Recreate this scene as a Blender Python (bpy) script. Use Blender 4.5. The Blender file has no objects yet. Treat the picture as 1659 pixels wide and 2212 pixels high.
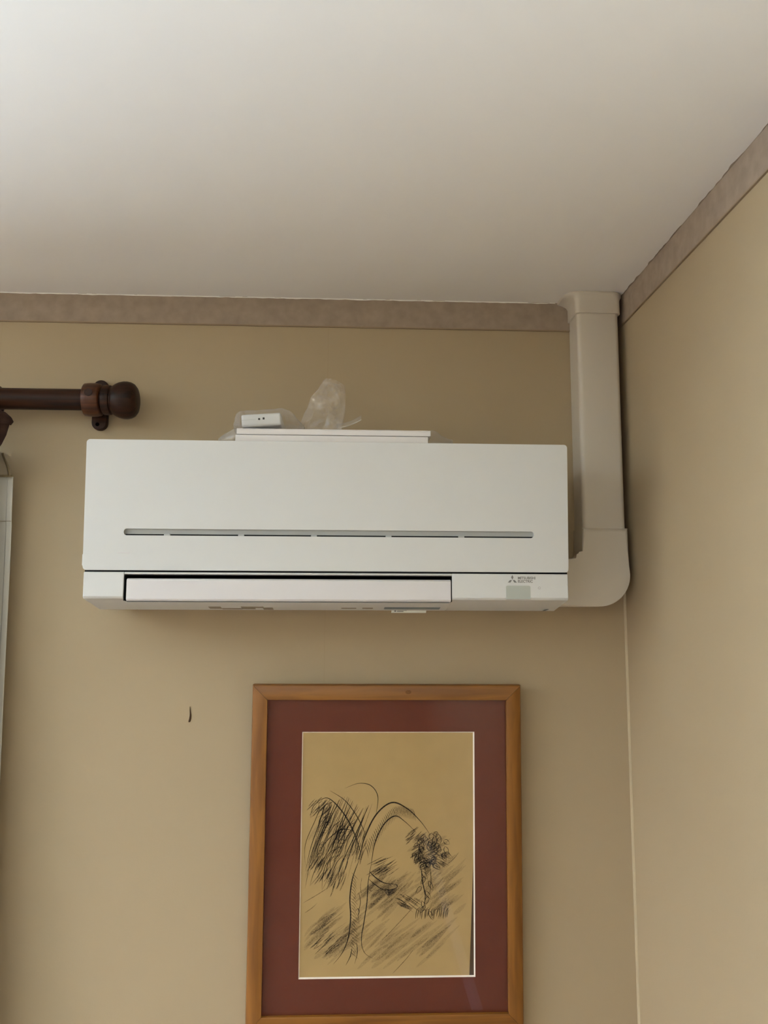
import bpy, bmesh, math, random
from mathutils import Vector, Matrix, noise

sc = bpy.context.scene
COL = sc.collection

# ------------------------------------------------------------------ camera
cam_d = bpy.data.cameras.new('camera')
cam = bpy.data.objects.new('camera', cam_d)
COL.objects.link(cam)
cam_d.sensor_fit = 'VERTICAL'
cam_d.sensor_height = 36.0
cam_d.sensor_width = 27.0
cam_d.lens = 36.0 * 1800.0 / 2212.0
cam_d.clip_start = 0.02
_r = Vector((0.99898572, -0.04494238, 0.00277705))
_u = Vector((-0.00849295, -0.12749757, 0.99180252))
_b = Vector((-0.0442199, -0.99082014, -0.12774994))
EYE = Vector((0.0, -1.6559, 1.744))
m = Matrix((( _r.x, _u.x, _b.x, EYE.x), (_r.y, _u.y, _b.y, EYE.y), (_r.z, _u.z, _b.z, EYE.z), (0, 0, 0, 1)))
cam.matrix_world = m
sc.camera = cam

# ------------------------------------------------------------------ view, world, lights
sc.view_settings.view_transform = 'Standard'
sc.view_settings.look = 'None'
sc.view_settings.gamma = 1.0
sc.view_settings.exposure = 0.0
sc.view_settings.use_curve_mapping = False
sc.cycles.max_bounces = 10
sc.cycles.diffuse_bounces = 6
sc.cycles.transparent_max_bounces = 40

w = bpy.data.worlds.new('daylight')
sc.world = w
w.use_nodes = True
# sky above, ground below, seen from each of the three sides of the house
GARDEN_SKY, GARDEN_GROUND = (0.30, 0.60, 2.20), (6.75, 8.35, 9.90)      # beyond the back wall (+y)
YARD_SKY, YARD_GROUND = (0.98, 0.84, 0.88), (0.10, 0.06, 0.04)          # beyond the left wall (-x)
STREET_SKY, STREET_GROUND = (0.08, 0.08, 0.08), (0.02, 0.02, 0.02)      # beyond the wall behind the viewer (-y)
SKY_GAIN = 12.3
def build_sky():
    nt = w.node_tree; N = nt.nodes; L = nt.links
    tc = N.new('ShaderNodeTexCoord'); sp = N.new('ShaderNodeSeparateXYZ'); L.new(tc.outputs['Generated'], sp.inputs[0])
    def ramp(sock, lo, hi):
        r = N.new('ShaderNodeMapRange'); r.interpolation_type = 'SMOOTHSTEP'
        r.inputs['From Min'].default_value = lo; r.inputs['From Max'].default_value = hi
        L.new(sock, r.inputs['Value']); return r.outputs[0]
    def mixc(fac, a, b):
        m = N.new('ShaderNodeMixRGB'); L.new(fac, m.inputs[0])
        for i, c in ((1, a), (2, b)):
            if isinstance(c, tuple): m.inputs[i].default_value = (*c, 1)
            else: L.new(c, m.inputs[i])
        return m.outputs[0]
    up = ramp(sp.outputs[2], -0.04, 0.10); side = ramp(sp.outputs[1], -0.15, 0.05)
    q = N.new('ShaderNodeMath'); q.operation = 'DIVIDE'; L.new(sp.outputs[1], q.inputs[0]); L.new(sp.outputs[0], q.inputs[1])
    qa = N.new('ShaderNodeMath'); qa.operation = 'ABSOLUTE'; L.new(q.outputs[0], qa.inputs[0])
    front = ramp(qa.outputs[0], 1.35, 1.65)
    near = mixc(front, mixc(up, YARD_GROUND, YARD_SKY), mixc(up, STREET_GROUND, STREET_SKY))
    col = mixc(side, near, mixc(up, GARDEN_GROUND, GARDEN_SKY))
    bg = N['Background']; L.new(col, bg.inputs[0]); bg.inputs[1].default_value = SKY_GAIN
build_sky()

# room measures (metres): back wall y=0, right wall x=XR, ceiling z=ZC
XR, XL, YF, ZC = 0.5588, -3.8, -4.2, 2.40
# daylight through the three windows
WIN1 = dict(x0=-3.70, x1=-2.10, z0=0.75, z1=2.09)             # back wall, behind the curtain
WIN2 = dict(y0=-2.5, y1=-1.0, z0=0.85, z1=2.05)               # left wall
WIN3 = dict(x0=-1.75, x1=-0.55, z0=0.85, z1=2.05)             # wall behind the viewer, unseen, added as an extra light source
def portal(name, loc, rot, sx, sz):
    """light portal in a window opening: guides the sky sampling, gives no light of its own"""
    l = bpy.data.lights.new(name, 'AREA')
    l.shape = 'RECTANGLE'; l.size = sx; l.size_y = sz; l.cycles.is_portal = True
    o = bpy.data.objects.new(name, l); COL.objects.link(o)
    o.location = loc; o.rotation_euler = rot
portal('window_portal_back', (-2.90, 0.125, 1.42), (math.radians(-90), 0, 0), 1.60, 1.34)
portal('window_portal_front', (-1.15, -4.325, 1.45), (math.radians(90), 0, 0), 1.2, 1.2)
portal('window_portal_left', (-3.925, -1.75, 1.45), (0, math.radians(-90), 0), 1.2, 1.5)

# ------------------------------------------------------------------ helpers
def srgb(r, g, b):
    f = lambda c: (c / 12.92) if c <= 0.04045 else ((c + 0.055) / 1.055) ** 2.4
    return (f(r / 255), f(g / 255), f(b / 255), 1)

def mat(name, color, rough=0.5, spec=0.5, bump=0.0, bscale=200, var=0.0, vscale=5, metallic=0.0, stretch=None):
    M = bpy.data.materials.new(name); M.use_nodes = True
    nt = M.node_tree; N = nt.nodes; L = nt.links
    p = N['Principled BSDF']
    p.inputs['Base Color'].default_value = color if len(color) == 4 else (*color, 1)
    p.inputs['Roughness'].default_value = rough
    p.inputs['Specular IOR Level'].default_value = spec
    p.inputs['Metallic'].default_value = metallic
    tc = N.new('ShaderNodeTexCoord'); mp = N.new('ShaderNodeMapping')
    L.new(tc.outputs['Object'], mp.inputs['Vector'])
    if stretch: mp.inputs['Scale'].default_value = stretch
    if var:
        n = N.new('ShaderNodeTexNoise'); n.inputs['Scale'].default_value = vscale; n.inputs['Detail'].default_value = 5
        L.new(mp.outputs[0], n.inputs['Vector'])
        mx = N.new('ShaderNodeMixRGB'); mx.blend_type = 'MULTIPLY'
        rp = N.new('ShaderNodeMapRange')
        rp.inputs['From Min'].default_value = 0.3; rp.inputs['From Max'].default_value = 0.7
        rp.inputs['To Min'].default_value = 1 - var; rp.inputs['To Max'].default_value = 1 + var * 0.3
        L.new(n.outputs['Fac'], rp.inputs['Value'])
        mx.inputs[0].default_value = 1.0
        mx.inputs[1].default_value = color if len(color) == 4 else (*color, 1)
        L.new(rp.outputs[0], mx.inputs[2]); L.new(mx.outputs[0], p.inputs['Base Color'])
    if bump:
        n = N.new('ShaderNodeTexNoise'); n.inputs['Scale'].default_value = bscale; n.inputs['Detail'].default_value = 3
        L.new(mp.outputs[0], n.inputs['Vector'])
        b = N.new('ShaderNodeBump'); b.inputs['Strength'].default_value = bump; b.inputs['Distance'].default_value = 0.002
        L.new(n.outputs['Fac'], b.inputs['Height']); L.new(b.outputs[0], p.inputs['Normal'])
    return M

def wood(name, dark, light, scale, axis, rough=0.35, spec=0.5):
    M = bpy.data.materials.new(name); M.use_nodes = True
    nt = M.node_tree; N = nt.nodes; L = nt.links
    p = N['Principled BSDF']
    tc = N.new('ShaderNodeTexCoord'); mp = N.new('ShaderNodeMapping')
    L.new(tc.outputs['Object'], mp.inputs['Vector'])
    s = [scale] * 3; s[axis] = scale * 0.07
    mp.inputs['Scale'].default_value = s
    n = N.new('ShaderNodeTexNoise'); n.inputs['Scale'].default_value = 1.0; n.inputs['Detail'].default_value = 6
    n.inputs['Distortion'].default_value = 0.6
    L.new(mp.outputs[0], n.inputs['Vector'])
    cr = N.new('ShaderNodeValToRGB')
    cr.color_ramp.elements[0].position = 0.35; cr.color_ramp.elements[0].color = dark
    cr.color_ramp.elements[1].position = 0.68; cr.color_ramp.elements[1].color = light
    L.new(n.outputs['Fac'], cr.inputs[0]); L.new(cr.outputs[0], p.inputs['Base Color'])
    p.inputs['Roughness'].default_value = rough; p.inputs['Specular IOR Level'].default_value = spec
    return M

def film(name, alpha, color=(0.9, 0.9, 0.9, 1), rough=0.15):
    """thin clear film: mostly see-through, with some milky scatter and gloss"""
    M = bpy.data.materials.new(name); M.use_nodes = True
    nt = M.node_tree; N = nt.nodes; L = nt.links
    N.remove(N['Principled BSDF']); out = N['Material Output']
    tr = N.new('ShaderNodeBsdfTransparent'); df = N.new('ShaderNodeBsdfDiffuse'); gl = N.new('ShaderNodeBsdfGlossy')
    df.inputs[0].default_value = color; gl.inputs['Roughness'].default_value = rough
    a = N.new('ShaderNodeMixShader'); b = N.new('ShaderNodeMixShader')
    a.inputs[0].default_value = 0.45
    L.new(df.outputs[0], a.inputs[1]); L.new(gl.outputs[0], a.inputs[2])
    lw = N.new('ShaderNodeLayerWeight'); lw.inputs[0].default_value = 0.5
    mr = N.new('ShaderNodeMapRange'); mr.inputs['To Min'].default_value = alpha; mr.inputs['To Max'].default_value = min(1, alpha + 0.42)
    L.new(lw.outputs['Facing'], mr.inputs['Value']); L.new(mr.outputs[0], b.inputs[0])
    L.new(tr.outputs[0], b.inputs[1]); L.new(a.outputs[0], b.inputs[2]); L.new(b.outputs[0], out.inputs[0])
    return M

def charcoal(name, alpha, color, grain):
    M = bpy.data.materials.new(name); M.use_nodes = True
    nt = M.node_tree; N = nt.nodes; L = nt.links
    N.remove(N['Principled BSDF']); out = N['Material Output']
    tr = N.new('ShaderNodeBsdfTransparent'); df = N.new('ShaderNodeBsdfDiffuse'); df.inputs[0].default_value = color
    tc = N.new('ShaderNodeTexCoord'); n = N.new('ShaderNodeTexNoise'); n.inputs['Scale'].default_value = 900; n.inputs['Detail'].default_value = 2
    L.new(tc.outputs['Object'], n.inputs['Vector'])
    mr = N.new('ShaderNodeMapRange'); mr.inputs['From Min'].default_value = 0.3; mr.inputs['From Max'].default_value = 0.7
    mr.inputs['To Min'].default_value = alpha * (1 - grain); mr.inputs['To Max'].default_value = min(1, alpha * (1 + grain))
    L.new(n.outputs['Fac'], mr.inputs['Value'])
    mx = N.new('ShaderNodeMixShader'); L.new(mr.outputs[0], mx.inputs[0])
    L.new(tr.outputs[0], mx.inputs[1]); L.new(df.outputs[0], mx.inputs[2]); L.new(mx.outputs[0], out.inputs[0])
    return M

def obj(name, bm, mats, parent=None, smooth=None, bevel=None, segs=3, recalc=True):
    if recalc: bmesh.ops.recalc_face_normals(bm, faces=bm.faces[:])
    me = bpy.data.meshes.new(name); bm.to_mesh(me); bm.free()
    for mm in (mats if isinstance(mats, (list, tuple)) else [mats]): me.materials.append(mm)
    o = bpy.data.objects.new(name, me); COL.objects.link(o)
    if parent: o.parent = parent
    if bevel:
        b = o.modifiers.new('bevel', 'BEVEL'); b.width = bevel; b.segments = segs
        b.limit_method = 'ANGLE'; b.angle_limit = math.radians(35)
    if smooth is not None:
        for p in me.polygons: p.use_smooth = True
        me.set_sharp_from_angle(angle=math.radians(smooth))
    return o

def thing(name, label, cat, loc=(0, 0, 0), rot=(0, 0, 0), group=None):
    o = bpy.data.objects.new(name, None); COL.objects.link(o)
    o.location = loc; o.rotation_euler = rot; o.empty_display_size = 0.05
    o['label'] = label; o['category'] = cat
    if group: o['group'] = group
    return o
def tag(o, label, cat, group=None):
    o['label'] = label; o['category'] = cat
    if group: o['group'] = group
    return o
def structure(o, label):
    o['kind'] = 'structure'; o['label'] = label
    return o

def box(bm, x0, x1, y0, y1, z0, z1, mi=0):
    v = [bm.verts.new(c) for c in ((x0,y0,z0),(x1,y0,z0),(x1,y1,z0),(x0,y1,z0),(x0,y0,z1),(x1,y0,z1),(x1,y1,z1),(x0,y1,z1))]
    for f in ((0,3,2,1),(4,5,6,7),(0,1,5,4),(1,2,6,5),(2,3,7,6),(3,0,4,7)):
        bm.faces.new([v[i] for i in f]).material_index = mi
    return v

def prism(bm, pts, axis, a0, a1, mi=0):
    """extrude a 2-D outline along an axis: axis 0 -> pts are (y,z); axis 1 -> (x,z); axis 2 -> (x,y)"""
    def P(p, a):
        return ((a, p[0], p[1]), (p[0], a, p[1]), (p[0], p[1], a))[axis]
    A = [bm.verts.new(P(p, a0)) for p in pts]; B = [bm.verts.new(P(p, a1)) for p in pts]
    fs = [bm.faces.new(A), bm.faces.new(B[::-1])]
    n = len(pts)
    for i in range(n): fs.append(bm.faces.new((A[i], B[i], B[(i+1) % n], A[(i+1) % n])))
    for f in fs: f.material_index = mi

def arc(cx, cy, r, a0, a1, n):
    return [(cx + r*math.cos(math.radians(a0+(a1-a0)*i/n)), cy + r*math.sin(math.radians(a0+(a1-a0)*i/n))) for i in range(n+1)]
def rrect(x0, x1, z0, z1, r, n=6):
    return arc(x1-r, z1-r, r, 0, 90, n) + arc(x0+r, z1-r, r, 90, 180, n) + arc(x0+r, z0+r, r, 180, 270, n) + arc(x1-r, z0+r, r, 270, 360, n)

def lathe_x(bm, prof, y, z, n=40, mi=0, a0=0.0):
    """rings along x: prof = [(x, radius)]"""
    rings = []
    for x, r in prof:
        rings.append([bm.verts.new((x, y + r*math.cos(a0+2*math.pi*k/n), z + r*math.sin(a0+2*math.pi*k/n))) for k in range(n)])
    for a, b in zip(rings, rings[1:]):
        for k in range(n): bm.faces.new((a[k], a[(k+1) % n], b[(k+1) % n], b[k])).material_index = mi
    bm.faces.new(rings[0][::-1]).material_index = mi; bm.faces.new(rings[-1]).material_index = mi

def loft(bm, loops, closed=True, cap=(True, True)):
    R = [[bm.verts.new(c) for c in lp] for lp in loops]; n = len(R[0])
    for a, b in zip(R, R[1:]):
        for k in range(n if closed else n-1):
            bm.faces.new((a[k], a[(k+1) % n], b[(k+1) % n], b[k]))
    if cap[0]: bm.faces.new(R[0][::-1])
    if cap[1]: bm.faces.new(R[-1])
    return R

def holed_plate(bm, outer, inner, yfun, thick, mi=0):
    """a plate in x-z with one hole, thickened along +y"""
    vo = [bm.verts.new((x, yfun(z), z)) for x, z in outer]; vi = [bm.verts.new((x, yfun(z), z)) for x, z in inner]
    eo = [bm.edges.new((vo[i], vo[(i+1) % len(vo)])) for i in range(len(vo))]
    ei = [bm.edges.new((vi[i], vi[(i+1) % len(vi)])) for i in range(len(vi))]
    r = bmesh.ops.triangle_fill(bm, use_beauty=True, use_dissolve=False, edges=eo+ei)
    fs = [g for g in r['geom'] if isinstance(g, bmesh.types.BMFace)]
    bmesh.ops.recalc_face_normals(bm, faces=fs)
    ex = bmesh.ops.extrude_face_region(bm, geom=fs)
    for v in [g for g in ex['geom'] if isinstance(g, bmesh.types.BMVert)]: v.co.y += thick

def grid_sheet(bm, nu, nv, fn, mi=0):
    V = [[bm.verts.new(fn(i/nu, j/nv)) for j in range(nv+1)] for i in range(nu+1)]
    for i in range(nu):
        for j in range(nv):
            bm.faces.new((V[i][j], V[i+1][j], V[i+1][j+1], V[i][j+1])).material_index = mi
    return V

# ------------------------------------------------------------------ materials
WALLC = srgb(167, 149, 120)
M_ceil = mat('ceiling_paint', srgb(237, 234, 228), 0.9, 0.2, bump=0.04, bscale=350)
M_border = mat('border_paper', srgb(156, 139, 122), 0.75, 0.3, var=0.17, vscale=45, bump=0.05, bscale=60)
M_border_edge = mat('border_edge', srgb(144, 124, 100), 0.7, 0.3)
M_caulk = mat('corner_caulk', srgb(180, 164, 134), 0.6, 0.3)
M_floor = mat('pale_carpet', srgb(150, 136, 118), 0.95, 0.1, bump=0.3, bscale=500)
M_white = mat('white_plastic', srgb(207, 208, 206), 0.38, 0.45)
M_white2 = mat('white_vane_plastic', srgb(211, 208, 208), 0.35, 0.45)
M_dark = mat('black_plastic', (0.006, 0.006, 0.007), 0.7, 0.2)
M_groove = mat('groove_plastic', srgb(176, 178, 176), 0.5, 0.3)
M_grey = mat('grey_plastic', srgb(130, 132, 130), 0.5, 0.4)
M_window = mat('display_plastic', srgb(172, 177, 170), 0.25, 0.5)
M_logo = mat('logo_grey', srgb(118, 116, 112), 0.5, 0.3)
M_logo2 = mat('lettering_grey', srgb(124, 122, 118), 0.5, 0.3)
M_trunk = mat('ivory_plastic', srgb(200, 191, 176), 0.42, 0.4)
M_pole = wood('dark_stained_wood', (0.012, 0.005, 0.0022, 1), (0.042, 0.016, 0.007, 1), 90, 0, 0.42, 0.16)
M_plug = wood('reddish_wood', (0.035, 0.011, 0.004, 1), (0.10, 0.032, 0.010, 1), 110, 0, 0.36, 0.3)
M_hole = mat('hole_black', (0.003, 0.002, 0.002), 0.9, 0.0)
M_frame = [wood('pine_frame_horizontal', (0.160, 0.056, 0.0045, 1), (0.255, 0.100, 0.011, 1), 70, 0, 0.4),
           wood('pine_frame_vertical', (0.160, 0.056, 0.0045, 1), (0.255, 0.100, 0.011, 1), 70, 2, 0.4)]
M_knot = mat('wood_knot', srgb(104, 64, 22), 0.5, 0.3, var=0.3, vscale=300)
M_mat = mat('burgundy_board', srgb(98, 47, 31), 0.9, 0.15, var=0.05, vscale=40)
M_bevel = mat('white_card_core', srgb(246, 238, 226), 0.8, 0.2)
M_paper = mat('tan_paper', srgb(175, 148, 100), 0.9, 0.1, var=0.05, vscale=30)
M_back = mat('brown_backing', srgb(88, 70, 50), 0.9, 0.1)
M_char = [charcoal('charcoal_line', 0.88, (0.012, 0.010, 0.009, 1), 0.25),
          charcoal('charcoal_shade', 0.40, (0.018, 0.015, 0.012, 1), 0.7),
          charcoal('charcoal_smudge', 0.10, (0.03, 0.022, 0.016, 1), 0.8)]
M_film = film('clear_bag_film', 0.05, (0.86, 0.84, 0.82, 1))
M_film2 = film('clear_crumpled_film', 0.07, (0.86, 0.82, 0.78, 1))
M_card = mat('white_card', srgb(238, 234, 232), 0.6, 0.3)
M_sticker = mat('sticker_paper', srgb(236, 238, 228), 0.6, 0.3)
M_curtain = mat('brown_curtain_cloth', (0.040, 0.019, 0.012), 0.85, 0.2, bump=0.25, bscale=900, var=0.25, vscale=90)
M_lining = mat('white_lining_cloth', srgb(188, 184, 172), 0.85, 0.15, bump=0.15, bscale=1200)
M_tab = mat('beige_tab_cloth', srgb(168, 154, 130), 0.85, 0.15)
M_tape = mat('cream_tape', srgb(128, 112, 84), 0.85, 0.15)
M_mark = mat('brown_mark', (0.05, 0.025, 0.010), 0.7, 0.2)
M_wframe = mat('window_frame_paint', srgb(230, 228, 220), 0.45, 0.4)

def pane_mat():
    M = bpy.data.materials.new('clear_glass'); M.use_nodes = True
    nt = M.node_tree; N = nt.nodes; L = nt.links
    N.remove(N['Principled BSDF']); out = N['Material Output']
    tr = N.new('ShaderNodeBsdfTransparent'); gl = N.new('ShaderNodeBsdfGlossy'); gl.inputs['Roughness'].default_value = 0.02
    lw = N.new('ShaderNodeLayerWeight'); lw.inputs['Blend'].default_value = 0.5
    pw = N.new('ShaderNodeMath'); pw.operation = 'POWER'; pw.inputs[1].default_value = 5.0; L.new(lw.outputs['Facing'], pw.inputs[0])
    fr = N.new('ShaderNodeMath'); fr.operation = 'MULTIPLY_ADD'; fr.inputs[1].default_value = 0.90; fr.inputs[2].default_value = 0.018
    L.new(pw.outputs[0], fr.inputs[0])
    mx = N.new('ShaderNodeMixShader')
    L.new(fr.outputs[0], mx.inputs[0]); L.new(tr.outputs[0], mx.inputs[1]); L.new(gl.outputs[0], mx.inputs[2])
    L.new(mx.outputs[0], out.inputs[0])
    return M
M_pane = pane_mat()

def wallpaper(name, seams):
    """plain cream wallpaper with hairline drop joins at the given x positions"""
    M = mat(name, WALLC, 0.8, 0.25, bump=0.06, bscale=260, var=0.03, vscale=2.0)
    nt = M.node_tree; N = nt.nodes; L = nt.links
    p = N['Principled BSDF']
    src = p.inputs['Base Color'].links[0].from_socket
    tc = N.new('ShaderNodeTexCoord'); sx = N.new('ShaderNodeSeparateXYZ'); L.new(tc.outputs['Object'], sx.inputs[0])
    total = None
    for s in seams:
        d = N.new('ShaderNodeMath'); d.operation = 'SUBTRACT'; d.inputs[1].default_value = s; L.new(sx.outputs[0], d.inputs[0])
        a = N.new('ShaderNodeMath'); a.operation = 'ABSOLUTE'; L.new(d.outputs[0], a.inputs[0])
        c = N.new('ShaderNodeMath'); c.operation = 'LESS_THAN'; c.inputs[1].default_value = 0.0005; L.new(a.outputs[0], c.inputs[0])
        if total is None: total = c.outputs[0]
        else:
            q = N.new('ShaderNodeMath'); q.operation = 'MAXIMUM'; L.new(total, q.inputs[0]); L.new(c.outputs[0], q.inputs[1]); total = q.outputs[0]
    if total is not None:
        h = N.new('ShaderNodeMath'); h.operation = 'MULTIPLY'; h.inputs[1].default_value = 0.30; L.new(total, h.inputs[0])
        mx = N.new('ShaderNodeMixRGB'); mx.blend_type = 'MIX'; mx.inputs[2].default_value = srgb(150, 130, 100)
        L.new(h.outputs[0], mx.inputs[0]); L.new(src, mx.inputs[1]); L.new(mx.outputs[0], p.inputs['Base Color'])
    return M
M_wall = wallpaper('cream_wallpaper_back', [-0.042, -0.70])
M_wall2 = wallpaper('cream_wallpaper', [])

# ------------------------------------------------------------------ the room
T = 0.12
def wall_with_hole(name, axis, c0, c1, a0, a1, hole, material):
    """wall slab spanning a0..a1 along its length and 0..ZC in height, with an optional rectangular opening"""
    bm = bmesh.new()
    def b(p0, p1, z0, z1):
        if axis == 0: box(bm, p0, p1, c0, c1, z0, z1)
        else: box(bm, c0, c1, p0, p1, z0, z1)
    if hole:
        h0, h1, z0, z1 = hole
        b(a0, h0, 0, ZC); b(h1, a1, 0, ZC); b(h0, h1, 0, z0); b(h0, h1, z1, ZC)
    else: b(a0, a1, 0, ZC)
    return obj(name, bm, material)
structure(wall_with_hole('wall_back', 0, 0, T, XL, XR + T, (WIN1['x0'], WIN1['x1'], WIN1['z0'], WIN1['z1']), M_wall), 'cream papered back wall behind the air conditioner')
structure(wall_with_hole('wall_right', 1, XR, XR + T, YF, 0, None, M_wall2), 'cream papered right wall')
structure(wall_with_hole('wall_left', 1, XL - T, XL, YF, T, (WIN2['y0'], WIN2['y1'], WIN2['z0'], WIN2['z1']), M_wall2), 'cream papered left wall with a window')
structure(wall_with_hole('wall_front', 0, YF - T, YF, XL - T, XR + T, (WIN3['x0'], WIN3['x1'], WIN3['z0'], WIN3['z1']), M_wall2), 'cream papered wall behind the viewer')
bm = bmesh.new(); box(bm, XL - T, XR + T, YF - T, T, -0.1, 0)
structure(obj('floor', bm, M_floor), 'pale carpeted floor')

# ceiling slab with the uneven bead of ceiling paint that laps over the border
bm = bmesh.new(); box(bm, XL - T, XR + T, YF - T, T, ZC, ZC + 0.1)
def lap(along_x, a0, a1, n, amp, seed):
    pts = []
    for i in range(n + 1):
        t = a0 + (a1 - a0) * i / n
        nz = noise.noise(Vector((t * 22, seed, 0))) * 0.6 + noise.noise(Vector((t * 70, seed, 3))) * 0.4
        pts.append((t, ZC - 0.0012 - amp * max(0, 0.25 + nz)))
    for i in range(n):
        (t0, za), (t1, zb) = pts[i], pts[i+1]
        if along_x: q = [(t0, -0.0042, ZC), (t1, -0.0042, ZC), (t1, -0.0042, zb), (t0, -0.0042, za)]; r = [(t0, -0.0030, ZC), (t1, -0.0030, ZC), (t1, -0.0030, zb), (t0, -0.0030, za)]
        else: q = [(XR-0.0042, t0, ZC), (XR-0.0042, t1, ZC), (XR-0.0042, t1, zb), (XR-0.0042, t0, za)]; r = [(XR-0.003, t0, ZC), (XR-0.003, t1, ZC), (XR-0.003, t1, zb), (XR-0.003, t0, za)]
        A = [bm.verts.new(c) for c in q]; B = [bm.verts.new(c) for c in r]
        bm.faces.new(A); bm.faces.new((A[3], A[2], B[2], B[3]))
lap(True, -1.2, 0.43, 260, 0.0022, 1.0)
structure(obj('ceiling', bm, M_ceil, recalc=False), 'white painted ceiling')

# wallpaper border under the ceiling
def border(name, along_x, label):
    bm = bmesh.new()
    if along_x:
        box(bm, XL, XR - 0.003, -0.003, 0, ZC - 0.0585, ZC); box(bm, XL, XR - 0.003, -0.0036, 0, ZC - 0.061, ZC - 0.0585, 1)
    else:
        box(bm, XR - 0.003, XR, YF, 0, ZC - 0.0585, ZC); box(bm, XR - 0.0036, XR, YF, 0, ZC - 0.061, ZC - 0.0585, 1)
    n = 300
    pts = []
    for i in range(n + 1):
        t = -1.3 + (1.3 if not along_x else 1.72) * i / n
        nz = noise.noise(Vector((t * 14, 9.0 if along_x else 2.0, 0))) + 0.7 * noise.noise(Vector((t * 45, 4.0, 1)))
        pts.append((t, 0.0034 + (0.0022 if along_x else 0.0052) * max(0, nz + 0.12)))
    for (t0, a), (t1, b) in zip(pts, pts[1:]):
        if along_x: q = [(t0, 0, ZC - 0.0005), (t1, 0, ZC - 0.0005), (t1, -b, ZC - 0.0005), (t0, -a, ZC - 0.0005)]
        else: q = [(XR, t0, ZC - 0.0005), (XR, t1, ZC - 0.0005), (XR - b, t1, ZC - 0.0005), (XR - a, t0, ZC - 0.0005)]
        q2 = [(x, y, ZC) for x, y, _ in q]
        A = [bm.verts.new(c) for c in q]; B = [bm.verts.new(c) for c in q2]
        bm.faces.new(A); bm.faces.new((A[2], A[3], B[3], B[2]))
    return structure(obj(name, bm, [M_border, M_border_edge], recalc=False), label)
border('trim_1', True, 'pinkish patterned paper border along the top of the back wall')
border('trim_2', False, 'pinkish patterned paper border along the top of the right wall')
# pale caulked seam in the wall corner
bm = bmesh.new()
prism(bm, [(XR, 0), (XR - 0.0040, 0), (XR - 0.0036, -0.0022), (XR - 0.0022, -0.0036), (XR, -0.0040)], 2, 0.0, ZC - 0.061)
structure(obj('trim_3', bm, M_caulk, smooth=60), 'pale seam down the corner of the two walls')
bm = bmesh.new(); box(bm, XL, XR, -0.018, 0, 0, 0.10); structure(obj('baseboard_back', bm, M_wframe), 'white baseboard along the back wall')
bm = bmesh.new(); box(bm, XR - 0.018, XR, YF, 0, 0, 0.10); structure(obj('baseboard_right', bm, M_wframe), 'white baseboard along the right wall')

# windows that let the daylight in
def window(name, along_x, a0, a1, z0, z1, c, label):
    root = bpy.data.objects.new(name, None); COL.objects.link(root); structure(root, label)
    root.location = ((a0+a1)/2, c, z0) if along_x else (c, (a0+a1)/2, z0)
    ox, oy, oz = root.location
    bm = bmesh.new(); f = 0.05
    def b(p0, p1, q0, q1, d=0.03):
        if along_x: box(bm, p0-ox, p1-ox, -d, d, q0-oz, q1-oz)
        else: box(bm, -d, d, p0-oy, p1-oy, q0-oz, q1-oz)
    b(a0, a1, z0, z0+f); b(a0, a1, z1-f, z1); b(a0, a0+f, z0+f, z1-f); b(a1-f, a1, z0+f, z1-f)
    mid = (a0+a1)/2; b(mid-f/2, mid+f/2, z0+f, z1-f)
    obj('window_frame', bm, M_wframe, root, bevel=0.003)
    bm = bmesh.new()
    if along_x: box(bm, a0+f-ox, a1-f-ox, -0.002, 0.002, z0+f-oz, z1-f-oz)
    else: box(bm, -0.002, 0.002, a0+f-oy, a1-f-oy, z0+f-oz, z1-f-oz)
    obj('window_pane', bm, M_pane, root)
window('window_1', True, WIN1['x0'], WIN1['x1'], WIN1['z0'], WIN1['z1'], 0.07, 'window in the back wall behind the curtain')
window('window_2', False, WIN2['y0'], WIN2['y1'], WIN2['z0'], WIN2['z1'], XL - 0.07, 'window in the left wall')

window('fill_window', True, WIN3['x0'], WIN3['x1'], WIN3['z0'], WIN3['z1'], YF - 0.07, 'added unseen window in the wall behind the viewer, for extra light')

# ------------------------------------------------------------------ air conditioner
AX0, AX1 = -0.4500, 0.3880
ac = thing('air_conditioner', 'long white split air conditioner mounted high on the back wall', 'air conditioner', (-0.031, 0, 1.7605))
O = Vector((-0.031, 0, 1.7605))
def P_ac(name, bm, mats, parent=None, **k):
    """geometry given in room coordinates, stored relative to the unit"""
    bmesh.ops.translate(bm, verts=bm.verts[:], vec=-O)
    return obj(name, bm, mats, parent or ac, **k)
# housing: two end blocks and a middle length with the outlet cut out
end = [(0, 2.046), (-0.196, 2.0505), (-0.2065, 2.044), (-0.2065, 1.8236), (-0.2120, 1.8228), (-0.2120, 1.7815), (-0.2085, 1.7776), (-0.110, 1.7603), (-0.02, 1.768), (0, 1.772)]
mid = [(0, 2.046), (-0.196, 2.0505), (-0.2065, 2.044), (-0.2065, 1.8236), (-0.2110, 1.8228), (-0.2105, 1.8196), (-0.150, 1.8165), (-0.150, 1.7735), (-0.198, 1.7735), (-0.192, 1.7712), (-0.110, 1.7603), (-0.02, 1.768), (0, 1.772)]
bm = bmesh.new()
prism(bm, end, 0, -0.4478, -0.3800); prism(bm, end, 0, 0.1832, 0.3868); prism(bm, mid, 0, -0.3800, 0.1832)
housing = P_ac('housing', bm, M_white, smooth=40, bevel=0.0035)
bm = bmesh.new()
prism(bm, [(-0.1985, 1.8188), (-0.1503, 1.8162), (-0.1503, 1.7738), (-0.1985, 1.7738), (-0.1985, 1.7744), (-0.1510, 1.7744), (-0.1510, 1.8156), (-0.1985, 1.8181)], 0, -0.3798, 0.1830)
for k in range(9):
    x = -0.36 + k * 0.065
    box(bm, x, x + 0.003, -0.185, -0.152, 1.776, 1.814)
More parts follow.
